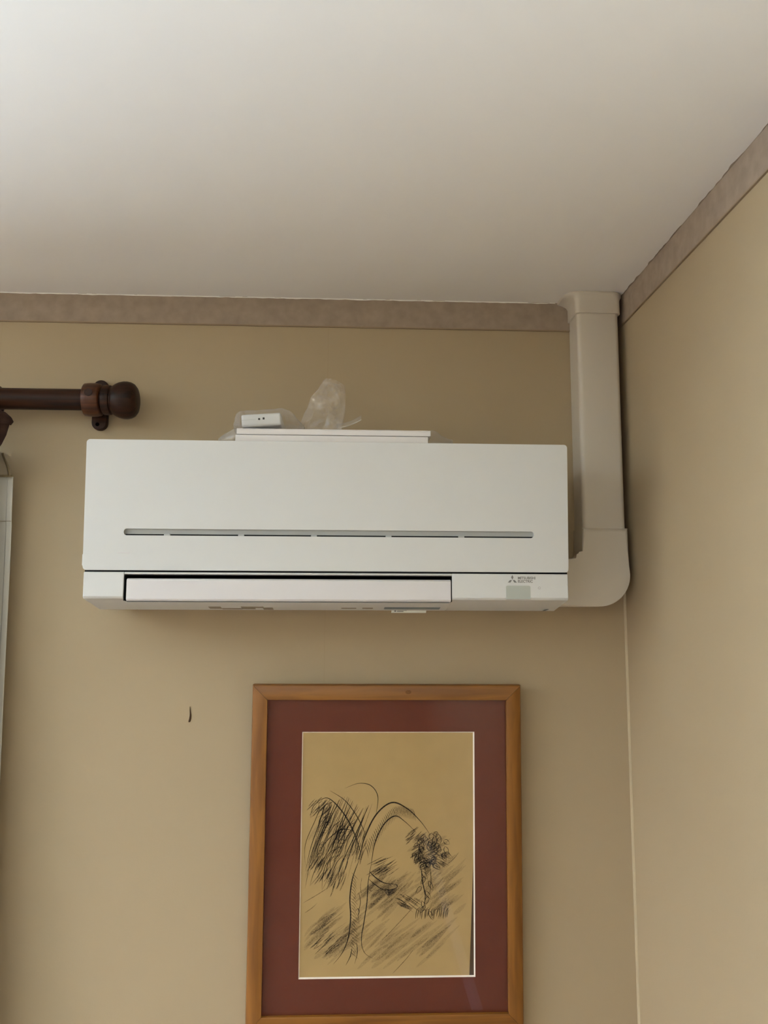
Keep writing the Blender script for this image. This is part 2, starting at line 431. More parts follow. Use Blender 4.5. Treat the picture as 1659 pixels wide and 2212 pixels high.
box(bm, -0.3798, -0.3788, -0.2095, -0.1510, 1.7744, 1.8181); box(bm, 0.1820, 0.1830, -0.2095, -0.1510, 1.7744, 1.8181)
P_ac('air_outlet', bm, M_dark)
# front panel with its long slot
def ypan(z): return -0.2125 - 0.0115 * (z - 1.8260) / (2.0513 - 1.8260)
bm = bmesh.new()
sx0, sx1, sz0, sz1 = -0.3822, 0.3270, 1.8858, 1.8972
outer = rrect(AX0, AX1, 1.8262, 2.0513, 0.006)
inner = rrect(sx0, sx1, sz0, sz1, 0.005, 5)
holed_plate(bm, outer, inner, ypan, 0.005)
panel = P_ac('front_panel', bm, M_white, smooth=30, bevel=0.0012, segs=2)
bm = bmesh.new(); prism(bm, [(x, z) for x, z in rrect(-0.4519, -0.4460, 1.8330, 1.8545, 0.0025)], 1, -0.2115, -0.203)
P_ac('release_tab', bm, M_white, smooth=40, bevel=0.001)
# slot liner: upper wall greyed as if shaded, black strip for deep shade, small ribs
bm = bmesh.new()
prism(bm, [(-0.2106, 1.8980), (-0.2090, 1.8985), (-0.2068, 1.8892), (-0.2078, 1.8888)], 0, sx0 - 0.001, sx1 + 0.001)
P_ac('slot_liner', bm, M_groove, panel)
bm = bmesh.new(); box(bm, sx0, sx1, -0.2072, -0.2067, 1.8850, 1.8980); P_ac('slot_shade_strip', bm, M_dark, panel)
bm = bmesh.new()
bm.free()
for x in (-0.3146, -0.1877, -0.0622, 0.0675, 0.1950):
    bm = bmesh.new(); box(bm, x, x + 0.010, -0.2135, -0.2075, 1.8858, 1.8892); P_ac('slot_rib', bm, M_groove, panel)
bm = bmesh.new(); prism(bm, rrect(-0.3930, -0.3720, 1.8553, 1.8568, 0.0006, 3), 1, -0.2148, -0.2120); P_ac('panel_bar', bm, M_white2, panel, smooth=40)  # thin raised bar in slightly paler plastic
# seam behind the lower lip of the panel
bm = bmesh.new(); box(bm, -0.4470, 0.3862, -0.2090, -0.2060, 1.8232, 1.8264); P_ac('panel_seam', bm, M_dark)
# swing vane
bm = bmesh.new()
vp = [(-0.2050, 1.8122), (-0.2062, 1.8127), (-0.2098, 1.8120), (-0.2128, 1.8100), (-0.2128, 1.7775), (-0.2100, 1.7742), (-0.2070, 1.7738), (-0.2070, 1.7790), (-0.2060, 1.8080)]
prism(bm, [(y + 0.0012, z) for y, z in vp], 0, -0.3752, 0.1812)
P_ac('swing_vane', bm, M_white2, smooth=40, bevel=0.0008, segs=2)
bm = bmesh.new(); box(bm, -0.3752, 0.1790, -0.2050, -0.1990, 1.7722, 1.7734); P_ac('vane_gap', bm, M_grey)
# receiver window, lamp, maker's mark
bm = bmesh.new(); prism(bm, arc(0.3172, 1.8000, 0.0028, 0, 90, 5) + arc(0.2801, 1.8000, 0.0028, 90, 180, 5) + [(0.2773, 1.7795), (0.3200, 1.7795)], 1, -0.2126, -0.2100)
P_ac('display_window', bm, M_window)
bm = bmesh.new(); prism(bm, arc(0.3358, 1.7990, 0.0023, 0, 330, 22), 1, -0.2124, -0.2110)
lamp = P_ac('indicator_lamp', bm, M_groove, smooth=30)
bm = bmesh.new(); prism(bm, arc(0.3358, 1.7990, 0.0014, 0, 345, 22), 1, -0.2126, -0.2112); P_ac('lamp_lens', bm, M_white2, lamp)
bm = bmesh.new()
ex, ezz = 0.2886, 1.8128
def loz(pts): prism(bm, [(ex + a, ezz + b) for a, b in pts], 1, -0.2124, -0.2114)
loz([(0, 0.0004), (0.0021, 0.0043), (0, 0.0085), (-0.0021, 0.0043)])
loz([(-0.0006, -0.0002), (-0.0042, -0.0004), (-0.0080, -0.0046), (-0.0034, -0.0046)])
loz([(0.0006, -0.0002), (0.0042, -0.0004), (0.0080, -0.0046), (0.0034, -0.0046)])
P_ac('emblem', bm, M_logo)
def lettering(text, x0, x1, z0, h):
    cu = bpy.data.curves.new('lettering', 'FONT'); cu.body = text; cu.size = 1.0; cu.extrude = 0.02; cu.offset = 0.028
    t = bpy.data.objects.new('lettering', cu); COL.objects.link(t)
    dg = bpy.context.evaluated_depsgraph_get(); dg.update()
    me = bpy.data.meshes.new_from_object(t.evaluated_get(dg))
    bpy.data.objects.remove(t)
    xs = [v.co.x for v in me.vertices]; ys = [v.co.y for v in me.vertices]
    a, b, c, d = min(xs), max(xs), min(ys), max(ys)
    for v in me.vertices:
        x = x0 + (v.co.x - a) / (b - a) * (x1 - x0); z = z0 + (v.co.y - c) / (d - c) * h
        v.co = Vector((x, -0.2118 - v.co.z * 0.02, z)) - O
    me.materials.clear(); me.materials.append(M_logo2)
    o = bpy.data.objects.new('lettering', me); COL.objects.link(o); o.parent = ac
lettering('MITSUBISHI', 0.2985, 0.3292, 1.8138, 0.0047)
lettering('ELECTRIC', 0.2985, 0.3245, 1.8080, 0.0047)
# underside: darker beige patches, blue-grey strip, hanging paper tag, cable notch
def under(y): return 1.7603 + (1.7712 - 1.7603) * (-0.110 - y) / (0.192 - 0.110) if y < -0.110 else 1.7603 + (1.7680 - 1.7603) * (y + 0.110) / 0.09
def flat_mark(name, x0, x1, ya, yb, material):
    bm = bmesh.new()
    v = [bm.verts.new(c) for c in ((x0, ya, under(ya) - 0.0006), (x1, ya, under(ya) - 0.0006), (x1, yb, under(yb) - 0.0006), (x0, yb, under(yb) - 0.0006),
                                   (x0, ya, under(ya) + 0.001), (x1, ya, under(ya) + 0.001), (x1, yb, under(yb) + 0.001), (x0, yb, under(yb) + 0.001))]
    for f in ((0,1,2,3),(7,6,5,4),(0,4,5,1),(1,5,6,2),(2,6,7,3),(3,7,4,0)): bm.faces.new([v[i] for i in f])
    return P_ac(name, bm, material)
M_under = mat('underside_mark', srgb(140, 130, 114), 0.6, 0.3)
M_strip = mat('blue_grey_strip', srgb(120, 134, 138), 0.5, 0.3)
flat_mark('underside_patch', -0.2456, -0.2240, -0.150, -0.128, M_under)
flat_mark('underside_patch', -0.2240, -0.1880, -0.132, -0.122, M_under)
flat_mark('underside_patch', -0.1880, -0.1640, -0.152, -0.124, M_under)
flat_mark('underside_patch', -0.1640, -0.1480, -0.152, -0.140, M_under)
flat_mark('underside_patch', -0.1500, -0.1323, -0.140, -0.118, M_under)
flat_mark('underside_patch', -0.0090, 0.0180, -0.141, -0.134, M_under)
flat_mark('underside_patch', 0.0290, 0.0480, -0.143, -0.134, M_under)
flat_mark('underside_strip', 0.0685, 0.1695, -0.150, -0.128, M_strip)
bm = bmesh.new(); prism(bm, [(0.0833, 1.7560), (0.1480, 1.7560), (0.1497, 1.7680), (0.0850, 1.7680)], 1, -0.1010, -0.1004)
st = P_ac('paper_tag', bm, M_sticker)
bm = bmesh.new()
box(bm, 0.0890, 0.0925, -0.1014, -0.1008, 1.7580, 1.7605); box(bm, 0.0940, 0.1060, -0.1014, -0.1008, 1.7578, 1.7592)
box(bm, 0.0945, 0.1120, -0.1014, -0.1008, 1.7598, 1.7608)
P_ac('tag_print', bm, M_grey, st)
bm = bmesh.new(); prism(bm, [(0.3625, 1.7602), (0.3660, 1.7602), (0.3800, 1.7668), (0.3790, 1.7682), (0.3730, 1.7652)], 1, -0.128, -0.118)
P_ac('cable_notch', bm, M_grey)

# ------------------------------------------------------------------ pipe trunking
tr = thing('pipe_trunking', 'ivory plastic pipe trunking rising from the air conditioner to the ceiling corner', 'pipe cover', (0.502, 0, 1.76))
TO = Vector((0.502, 0, 1.76))
def P_tr(name, bm, **k):
    bmesh.ops.translate(bm, verts=bm.verts[:], vec=-TO)
    return obj(name, bm, M_trunk, tr, **k)
def cover_ring(x0, x1, d, r, z, n=6):
    return [(x, y, z) for x, y in [(x0, -0.0002)] + arc(x0+r, -d+r, r, 180, 270, n) + arc(x1-r, -d+r, r, 270, 360, n) + [(x1, -0.0002)]]
bm = bmesh.new(); loft(bm, [cover_ring(0.4597, 0.5440, 0.0615, 0.009, z) for z in (1.915, 2.375)])
P_tr('straight_cover', bm, smooth=40)
# elbow: leaves the wall unit to the left and turns upward
Rr = 0.062
out = [(0.389, 1.7695)] + arc(0.5478-Rr, 1.7695+Rr, Rr, 270, 360, 14) + [(0.5478, 1.9218), (0.4568, 1.9218)] + arc(0.4568-0.014, 1.8622+0.014, 0.014, 360, 270, 7) + [(0.389, 1.8622)]
bm = bmesh.new(); prism(bm, out, 1, -0.0655, -0.0003)
# soften only the front outline
fe = [e for e in bm.edges if all(abs(v.co.y + 0.0655) < 1e-5 for v in e.verts)]
bmesh.ops.bevel(bm, geom=fe, offset=0.0075, segments=5, profile=0.5, affect='EDGES')
el = P_tr('elbow', bm, smooth=60); wn = el.modifiers.new('weighted', 'WEIGHTED_NORMAL'); wn.keep_sharp = True; wn.weight = 100
# ceiling flange: a sleeve that flares out against the ceiling
bm = bmesh.new()
loft(bm, [cover_ring(0.4560, 0.5476, 0.0655, 0.009, 2.3568), cover_ring(0.4560, 0.5476, 0.0655, 0.009, 2.3830), cover_ring(0.4530, 0.5490, 0.0670, 0.012, 2.3880),
          cover_ring(0.4450, 0.5520, 0.0690, 0.020, 2.3925), cover_ring(0.4360, 0.5552, 0.0710, 0.030, 2.3950), cover_ring(0.4345, 0.5556, 0.0715, 0.031, 2.3970), cover_ring(0.4345, 0.5556, 0.0715, 0.031, 2.3996)])
P_tr('ceiling_flange', bm, smooth=35)

# ------------------------------------------------------------------ curtain pole
PY, PZ = -0.055, 2.1650
pole = thing('curtain_pole', 'dark brown wooden curtain pole with a round ball finial', 'curtain pole', (-0.494, 0, 2.116))
PO = Vector((-0.494, 0, 2.116))
def P_po(name, bm, mats, parent=None, **k):
    bmesh.ops.translate(bm, verts=bm.verts[:], vec=-PO)
    return obj(name, bm, mats, parent or pole, **k)
bm = bmesh.new(); lathe_x(bm, [(-3.70, 0.0208), (-0.470, 0.0208)], PY, PZ); P_po('rod', bm, M_pole, smooth=40)
# bracket: wall plate with rounded foot, arm and the ring that holds the pole
bm = bmesh.new()
prism(bm, arc(-0.4936, 2.1302, 0.0150, 180, 360, 14) + arc(-0.4936, 2.202, 0.0150, 0, 180, 14), 1, -0.014, -0.0002)
br = P_po('bracket', bm, M_pole, smooth=40, bevel=0.002)
bm = bmesh.new(); prism(bm, arc(-0.4936, 2.165, 0.0125, 0, 345, 22), 1, -0.040, -0.012); P_po('bracket_arm', bm, M_pole, br, smooth=40)
bm = bmesh.new(); prism(bm, arc(-0.4966, 2.1262, 0.0038, 0, 345, 18), 1, -0.0146, -0.013); P_po('screw_hole', bm, M_hole, br)
bm = bmesh.new(); lathe_x(bm, [(-0.5105, 0.0222), (-0.5102, 0.0300), (-0.5085, 0.0318), (-0.5000, 0.0326), (-0.4880, 0.0324), (-0.4800, 0.0312), (-0.4785, 0.0295), (-0.4783, 0.0222)], PY, PZ, 48)
cup = P_po('bracket_ring', bm, M_plug, smooth=50)
bm = bmesh.new(); prism(bm, arc(-0.4945, 2.1715, 0.0075, 0, 345, 22), 1, -0.0885, -0.0840); P_po('screw_plug', bm, M_pole, cup, smooth=40)
bm = bmesh.new(); lathe_x(bm, [(-0.4783, 0.0185), (-0.4740, 0.0190)], PY, PZ, 32)
lathe_x(bm, [(-0.4755, 0.0220), (-0.4750, 0.0270), (-0.4735, 0.0288), (-0.4640, 0.0292), (-0.4600, 0.0285), (-0.4588, 0.0262), (-0.4568, 0.0262), (-0.4550, 0.0285), (-0.4500, 0.0318),
              (-0.4430, 0.0350), (-0.4350, 0.0366), (-0.4280, 0.0366), (-0.4210, 0.0350), (-0.4150, 0.0315), (-0.4105, 0.0255), (-0.4082, 0.0180), (-0.4073, 0.0090), (-0.4071, 0.0015)], PY, PZ, 48)
P_po('finial', bm, M_pole, smooth=50)

# ring at the very edge of the view
bm = bmesh.new()
loops = []
for k in range(40):
    a = 2 * math.pi * k / 40
    c = (PY + 0.0255 * math.cos(a), PZ - 0.003 + 0.0255 * math.sin(a))
    loops.append([(-0.6765 + 0.0046 * math.cos(b), c[0] + 0.0042 * math.sin(b) * math.cos(a), c[1] + 0.0042 * math.sin(b) * math.sin(a)) for b in [2 * math.pi * j / 12 for j in range(12)]])
loft(bm, loops + [loops[0]], cap=(False, False)); bmesh.ops.remove_doubles(bm, verts=bm.verts[:], dist=1e-5)
tag(obj('curtain_ring', bm, M_pole, smooth=60), 'dark wooden curtain ring on the pole above the gathered curtain top', 'curtain ring')

# ------------------------------------------------------------------ curtain
cu = thing('curtain', 'brown curtain with white lining hanging at the left edge', 'curtain', (-0.80, -0.05, 0.05))
CO = Vector((-0.80, -0.05, 0.05))
def P_cu(name, bm, mats, **k):
    bmesh.ops.translate(bm, verts=bm.verts[:], vec=-CO)
    return obj(name, bm, mats, cu, **k)
def edge_x(z):
    if z > 1.64: return -0.6690 + 0.022 * ((2.06 - z) / 0.42) ** 1.4 if z < 2.06 else -0.669
    return -0.647 + 0.03 * (1.64 - z)
def drape(u, v):
    z = 2.075 - v * 2.0
    e = edge_x(z); x = -0.930 + (e + 0.930) * u
    fold = math.sin(u * 2 * math.pi * 4.5 + 0.6) * (0.012 + 0.010 * min(1, v * 3))
    return (x, -0.064 + fold * (1 - 0.6 * u) + 0.008 * noise.noise(Vector((x * 9, z * 4, 1))), z)
bm = bmesh.new(); grid_sheet(bm, 90, 70, drape)
o = P_cu('drape', bm, M_curtain, smooth=80); s = o.modifiers.new('thick', 'SOLIDIFY'); s.thickness = 0.003
# gathered heading: pinched cloth, open and turned over at the top
levels = [(2.020, 0.012, 0.010, -0.676), (2.042, 0.024, 0.014, -0.677), (2.062, 0.038, 0.018, -0.678), (2.080, 0.046, 0.022, -0.678), (2.100, 0.050, 0.026, -0.678),
          (2.114, 0.053, 0.028, -0.678), (2.122, 0.057, 0.030, -0.678), (2.128, 0.054, 0.030, -0.679), (2.1320, 0.049, 0.027, -0.681), (2.128, 0.045, 0.022, -0.681), (2.114, 0.038, 0.017, -0.681), (2.092, 0.026, 0.010, -0.680)]
loops = []
for z, rx, ry, cx in levels:
    lp = []
    for k in range(48):
        a = 2 * math.pi * k / 48
        wob = 1 + 0.12 * math.sin(5 * a + z * 30) + 0.05 * noise.noise(Vector((math.cos(a) * 2, math.sin(a) * 2, z * 40)))
        tip = 0.010 * math.exp(-((a - 2.2) / 0.7) ** 2) if z > 2.11 else 0
        slope = (-0.30 * (rx * math.cos(a) * wob) + 0.009 * math.sin(a)) if z > 2.110 else 0
        rx2 = rx * 0.90; lp.append((cx + rx2 * math.cos(a) * (wob if abs(math.cos(a)) < 0.8 else 1 + (wob - 1) * 0.4), PY - 0.052 + ry * math.sin(a) * wob, z + 0.004 + tip + slope))
    loops.append(lp)
bm = bmesh.new(); loft(bm, loops, cap=(True, True))
P_cu('heading', bm, M_curtain, smooth=70)
# white lining: its own sheet behind the drape, with a turned top band and a side hem
def lining(u, v):
    z = 2.0146 - v * 1.93
    e = -0.6440 + 0.020 * v * 1.4
    x = -0.920 + (e + 0.920) * u
    fold = math.sin(u * 2 * math.pi * 3 + 1.2) * 0.007 * (1 - u) 
    y = -0.036 + fold + 0.004 * noise.noise(Vector((x * 6, z * 3, 7)))
    if u > 0.965: y -= 0.0016
    if v < 0.0443: y -= 0.0016
    return (x, y, z)
bm = bmesh.new(); grid_sheet(bm, 120, 226, lining)
o = P_cu('lining', bm, M_lining, smooth=25); s = o.modifiers.new('thick', 'SOLIDIFY'); s.thickness = 0.0012
bm = bmesh.new()
def sewn(u, v): return (-0.672 + 0.024 * u, -0.0385, 1.9280 + 0.0011 * v)
box(bm, -0.70, -0.6432, -0.0396, -0.0386, 1.9281, 1.9290)
P_cu('lining_seam', bm, M_tape)
# tape loop that ties the lining to the heading
bm = bmesh.new()
def tape(u, v):
    x = -0.667 + 0.015 * math.sin(min(1, u * 1.15) * math.pi / 2) ** 1.3 + 0.0050 * v
    return (x, -0.045 - 0.006 * math.sin(u * math.pi) - 0.003 * v, 2.0600 - 0.0450 * u)
grid_sheet(bm, 14, 2, tape)
o = P_cu('tape_loop', bm, M_tape, smooth=60); s = o.modifiers.new('thick', 'SOLIDIFY'); s.thickness = 0.0012
bm = bmesh.new()
prism(bm, [(-0.700, 2.0146), (-0.650, 2.0146), (-0.6535, 2.0560), (-0.670, 2.0640), (-0.700, 2.066)], 1, -0.0372, -0.0360)
P_cu('lining_tab', bm, M_tab)
bm = bmesh.new(); lathe_x(bm, [(-0.700, 0.0022), (-0.6500, 0.0022), (-0.6455, 0.0016), (-0.6445, 0.0006)], -0.0400, 2.0160, 12); P_cu('heading_tape', bm, M_tape, smooth=60)

# ------------------------------------------------------------------ things lying on top of the air conditioner
TOP = 2.0520
def slab(name, x0, x1, y0, y1, z0, z1, label):
    root = thing(name, label, 'board', ((x0+x1)/2, (y0+y1)/2, z0), group='flat white boards in the clear bag')
    ox, oy = (x0+x1)/2, (y0+y1)/2
    bm = bmesh.new()
    box(bm, x0-ox, x1-ox, y0-oy, y1-oy, 0, z1-z0)
    obj('board_body', bm, M_card, root, bevel=0.0008, segs=2)
    return root
slab('white_board', -0.1990, 0.1435, -0.2000, -0.065, TOP, 2.0676, 'lower of two flat white boards in a clear bag on the air conditioner')
slab('white_board', -0.1968, 0.1482, -0.2000, -0.065, 2.0688, 2.0792, 'upper of two flat white boards in a clear bag, remote control lying on it')

random.seed(4)
def crumple(co, amp, f, seed):
    return amp * (noise.noise(Vector(co) * f + Vector((seed, 0, 0))) + 0.5 * abs(noise.noise(Vector(co) * f * 2.3 + Vector((0, seed, 0)))))
def pillow(name, x0, x1, y0, y1, zlo, ztop, label, material, tail_l, tail_r, amp, seed, z_tail_l, z_tail_r, cat='plastic bag'):
    """closed thin bag around a block: cross sections run along x, flattening into crimped tails at both ends"""
    loops = []
    n = 26; m = 40
    xs = [tail_l + (x0 - tail_l) * (i / 8) for i in range(8)] + [x0 + (x1 - x0) * i / n for i in range(n + 1)] + [x1 + (tail_r - x1) * (i / 8) for i in range(1, 9)]
    for x in xs:
        if x < x0: t = (x - tail_l) / (x0 - tail_l); zt = z_tail_l
        elif x > x1: t = (tail_r - x) / (tail_r - x1); zt = z_tail_r
        else: t = 1; zt = 0
        t2 = max(0.04, t) ** 0.75
        lo = zlo(x); hi = ztop(x)
        if t < 1: lo = zt + (lo - zt) * t2 - 0.0006; hi = zt + (hi - zt) * t2 + 0.0006
        cy = (y0 + y1) / 2; hy = (y1 - y0) / 2 * (0.55 + 0.45 * t2)
        lp = []
        for k in range(m):
            a = 2 * math.pi * k / m
            c, s = math.cos(a), math.sin(a)
            q = 0.28
            yy = cy + hy * math.copysign(abs(c) ** q, c); zz = (lo + hi) / 2 + (hi - lo) / 2 * math.copysign(abs(s) ** q, s)
            d = crumple((x, yy, zz), amp, 45, seed)
            if t < 1: d *= 1.0 + 1.6 * (1 - t)
            zz += abs(d) * (1 if s > 0 else 0); yy += d * 0.4 * (1 if c > 0 else 0.25) ; 
            lp.append((x + (d * 0.8 if t < 1 else 0), yy, zz))
        loops.append(lp)
    bm = bmesh.new(); loft(bm, loops)
    return bm
bm = pillow('bag', -0.2005, 0.1500, -0.2030, -0.060, lambda x: TOP - 0.0003, lambda x: 2.0800, '', M_film, -0.2330, 0.1880, 0.0030, 3.0, 2.0640, 2.0640)
bag1 = obj('plastic_bag', bm, M_film, smooth=50)
tag(bag1, 'clear plastic bag wrapped around the two flat white boards', 'plastic bag')

# remote control, end on
rc = thing('remote_control', 'white remote control seen end on in a small clear bag', 'remote control', (-0.1535, -0.120, 2.0838), (0, math.radians(-4.5), 0))
bm = bmesh.new(); box(bm, -0.0352, 0.0352, -0.075, 0.075, 0.0012, 0.0242); obj('body', bm, M_white, rc, smooth=40, bevel=0.0035)
bm = bmesh.new(); prism(bm, arc(-0.0035, 0.0140, 0.0019, 0, 340, 16), 1, -0.0756, -0.0740); obj('sensor', bm, M_hole, rc)
bm = bmesh.new(); prism(bm, [(0.0028, 0.0128), (0.0062, 0.0128), (0.0062, 0.0165), (0.0028, 0.0165)], 1, -0.0756, -0.0740); obj('sensor', bm, M_hole, rc)
bm = bmesh.new(); box(bm, -0.0345, -0.0100, -0.0752, -0.0745, 0.0136, 0.0140); obj('seam', bm, M_groove, rc)
sl = math.tan(math.radians(4.5))
bm = pillow('bag', -0.1925, -0.1165, -0.2020, -0.035, lambda x: 2.0826 + max(0, sl * (x + 0.19)) * 0.5, lambda x: 2.1098 + sl * (x + 0.19) + 0.003, '', M_film, -0.2080, -0.080, 0.0035, 9.0, 2.0920, 2.0900)
tag(obj('plastic_bag', bm, M_film, smooth=50), 'small clear plastic bag around the white remote control', 'plastic bag')

# crumpled empty bag standing up behind
def hull(v):
    """left and right edge (x) of the standing bag at height fraction v (0 bottom, 1 top)"""
    L = [(-0.0970, 0.0), (-0.0925, 0.14), (-0.0830, 0.42), (-0.0700, 0.70), (-0.0530, 0.92), (-0.0470, 1.0)]
    Rg = [(-0.0200, 0.0), (-0.0110, 0.12), (-0.0080, 0.35), (-0.0045, 0.70), (-0.0050, 0.90), (-0.0075, 1.0)]
    def at(T):
        for (xa, va), (xb, vb) in zip(T, T[1:]):
            if v <= vb: return xa + (xb - xa) * (v - va) / (vb - va)
        return T[-1][0]
    return at(L), at(Rg)
def ridge(p): return 1 - 2 * abs(noise.noise(p))
def cr_sheet(front, seed):
    def fn(u, v):
        a, b = hull(v); x = a + (b - a) * u
        z = 2.0806 + v * (0.1120 - 0.0085 * u ** 2)
        bulge = math.sin(u * math.pi) ** 0.6 * (0.034 * (1 - 0.60 * v)) * (1 if front else -1)
        co = Vector((x, seed * 0.37, z))
        cr = 0.014 * noise.noise(co * 24) + 0.015 * ridge(co * 26 + Vector((2, 5, 1))) + 0.005 * ridge(co * 60)
        cr *= min(1, math.sin(u * math.pi) * 2.2) if front else math.sin(u * math.pi) ** 0.5
        return (x + 0.003 * noise.noise(co * 60 + Vector((8, 1, 0))), -0.115 - bulge - cr, z)
    return fn
bag3 = thing('plastic_bag', 'crumpled empty clear plastic bag standing up behind the remote control', 'plastic bag', (-0.05, -0.115, 2.0806))
BO = Vector((-0.05, -0.115, 2.0806))
bm = bmesh.new(); grid_sheet(bm, 40, 48, cr_sheet(True, 1.0)); grid_sheet(bm, 40, 48, cr_sheet(False, 4.0))
bmesh.ops.remove_doubles(bm, verts=bm.verts[:], dist=0.0004)
bmesh.ops.translate(bm, verts=bm.verts[:], vec=-BO); obj('bag_body', bm, M_film2, bag3, smooth=14)
# folded corner at the front foot and the sealing strip on the right
bm = bmesh.new()
def foot(u, v):
    a = (-0.0430 + 0.004 * v, 2.0880 + 0.030 * v); b = (-0.0110 - 0.008 * v, 2.0900 + 0.0260 * v)
    x = a[0] + (b[0] - a[0]) * u; z = a[1] + (b[1] - a[1]) * u - 0.010 * math.sin(u * math.pi) * (1 - v)
    return (x, -0.152 - 0.006 * math.sin(u * 5) * v + 0.004 * noise.noise(Vector((x * 90, z * 90, 0))), z)
grid_sheet(bm, 14, 12, foot)
bmesh.ops.translate(bm, verts=bm.verts[:], vec=-BO); obj('bag_fold', bm, M_film2, bag3, smooth=45)
bm = bmesh.new()
def flap(u, v):
    x = -0.020 + 0.0450 * u; z = 2.0950 + 0.0155 * u + (0.0075 + 0.0015 * u) * v - 0.003 * math.sin(u * math.pi)
    return (x, -0.140 - 0.003 * u + 0.002 * math.sin(v * 4), z)
grid_sheet(bm, 14, 3, flap)
bmesh.ops.translate(bm, verts=bm.verts[:], vec=-BO); obj('sealing_strip', bm, film('seal_film', 0.28, (0.82, 0.82, 0.78, 1)), bag3, smooth=45)

# ------------------------------------------------------------------ framed picture
pic = thing('framed_picture', 'wood framed charcoal drawing with burgundy mount hanging under the air conditioner', 'picture',
            (0.07846, -0.02423, 0.99415), (math.radians(1.55), math.radians(0.14), 0))
FW, FH, FM = 0.4549, 0.5691, 0.0285          # opening and moulding
x0, x1 = -FW/2, FW/2; z0, z1 = FM, FM + FH
ox0, ox1, oz0, oz1 = x0 - FM, x1 + FM, 0.0, z1 + FM
def mould(corners_out, corners_in, material, label=None):
    """one mitred length: flat face at y=0 with eased outer edge, back at y=+0.021"""
    (a, b), (c, d) = corners_out, corners_in
    bm = bmesh.new()
    prof = [(0.0, 0.021), (0.0, 0.004), (0.05, 0.0012), (0.14, 0.0), (0.93, 0.0), (1.0, 0.0008), (1.0, 0.009), (0.70, 0.009), (0.70, 0.021)]
    ends = []
    for o_, i_ in ((a, c), (b, d)):
        ends.append([(o_[0] + (i_[0]-o_[0])*t, y, o_[1] + (i_[1]-o_[1])*t) for t, y in prof])
    loft(bm, ends)
    return obj('frame_moulding', bm, material, pic, smooth=30)
g = 0.00035
mould(((ox0+g, oz1), (ox1-g, oz1)), ((x0+g, z1), (x1-g, z1)), M_frame[0])
mould(((ox0+g, oz0), (ox1-g, oz0)), ((x0+g, z0), (x1-g, z0)), M_frame[0])
mould(((ox0, oz0+g), (ox0, oz1-g)), ((x0, z0+g), (x0, z1-g)), M_frame[1])
mould(((ox1, oz0+g), (ox1, oz1-g)), ((x1, z0+g), (x1, z1-g)), M_frame[1])
bm = bmesh.new(); prism(bm, [(0.0394 + 0.0055*math.cos(a), 0.6128 + 0.0038*math.sin(a)) for a in [k*2*math.pi/24 for k in range(24)]], 1, -0.0002, 0.001); obj('wood_knot', bm, M_knot, pic)
# mount with its bevelled white-core window
mx0, mx1, mz0, mz1 = -0.1613, 0.1673, 0.0900, 0.5370
bm = bmesh.new(); e = 0.004
holed_plate(bm, [(x0-e, z0-e), (x1+e, z0-e), (x1+e, z1+e), (x0-e, z1+e)], [(mx0, mz0), (mx1, mz0), (mx1, mz1), (mx0, mz1)], lambda z: 0.0110, 0.0003)
mount = obj('mount_board', bm, M_mat, pic)
bw = 0.0024
bm = bmesh.new()
A = [bm.verts.new(c) for c in ((mx0, 0.0111, mz0), (mx1, 0.0111, mz0), (mx1, 0.0111, mz1), (mx0, 0.0111, mz1))]
B = [bm.verts.new(c) for c in ((mx0+bw*0.8, 0.0135, mz0+bw), (mx1-bw, 0.0135, mz0+bw), (mx1-bw, 0.0135, mz1-bw*0.8), (mx0+bw*0.8, 0.0135, mz1-bw*0.8))]
for i in range(4): bm.faces.new((A[i], A[(i+1) % 4], B[(i+1) % 4], B[i]))
obj('mount_bevel', bm, M_bevel, mount, recalc=False)
# backing board and the slightly crooked sheet
bm = bmesh.new(); box(bm, x0-e, x1+e, 0.0150, 0.0195, z0-e, z1+e); obj('backing_board', bm, M_back, pic)
bm = bmesh.new()
prism(bm, [(mx0-0.01, mz0-0.01), (0.1560, mz0-0.01), (0.1645, 0.290), (0.1710, mz1+0.01), (mx0-0.01, mz1+0.01)], 1, 0.0140, 0.0148)
sheet = obj('drawing_sheet', bm, M_paper, pic)
bm = bmesh.new(); box(bm, x0-e, x1+e, 0.0088, 0.0104, z0-e, z1+e); obj('picture_glass', bm, M_pane, pic)

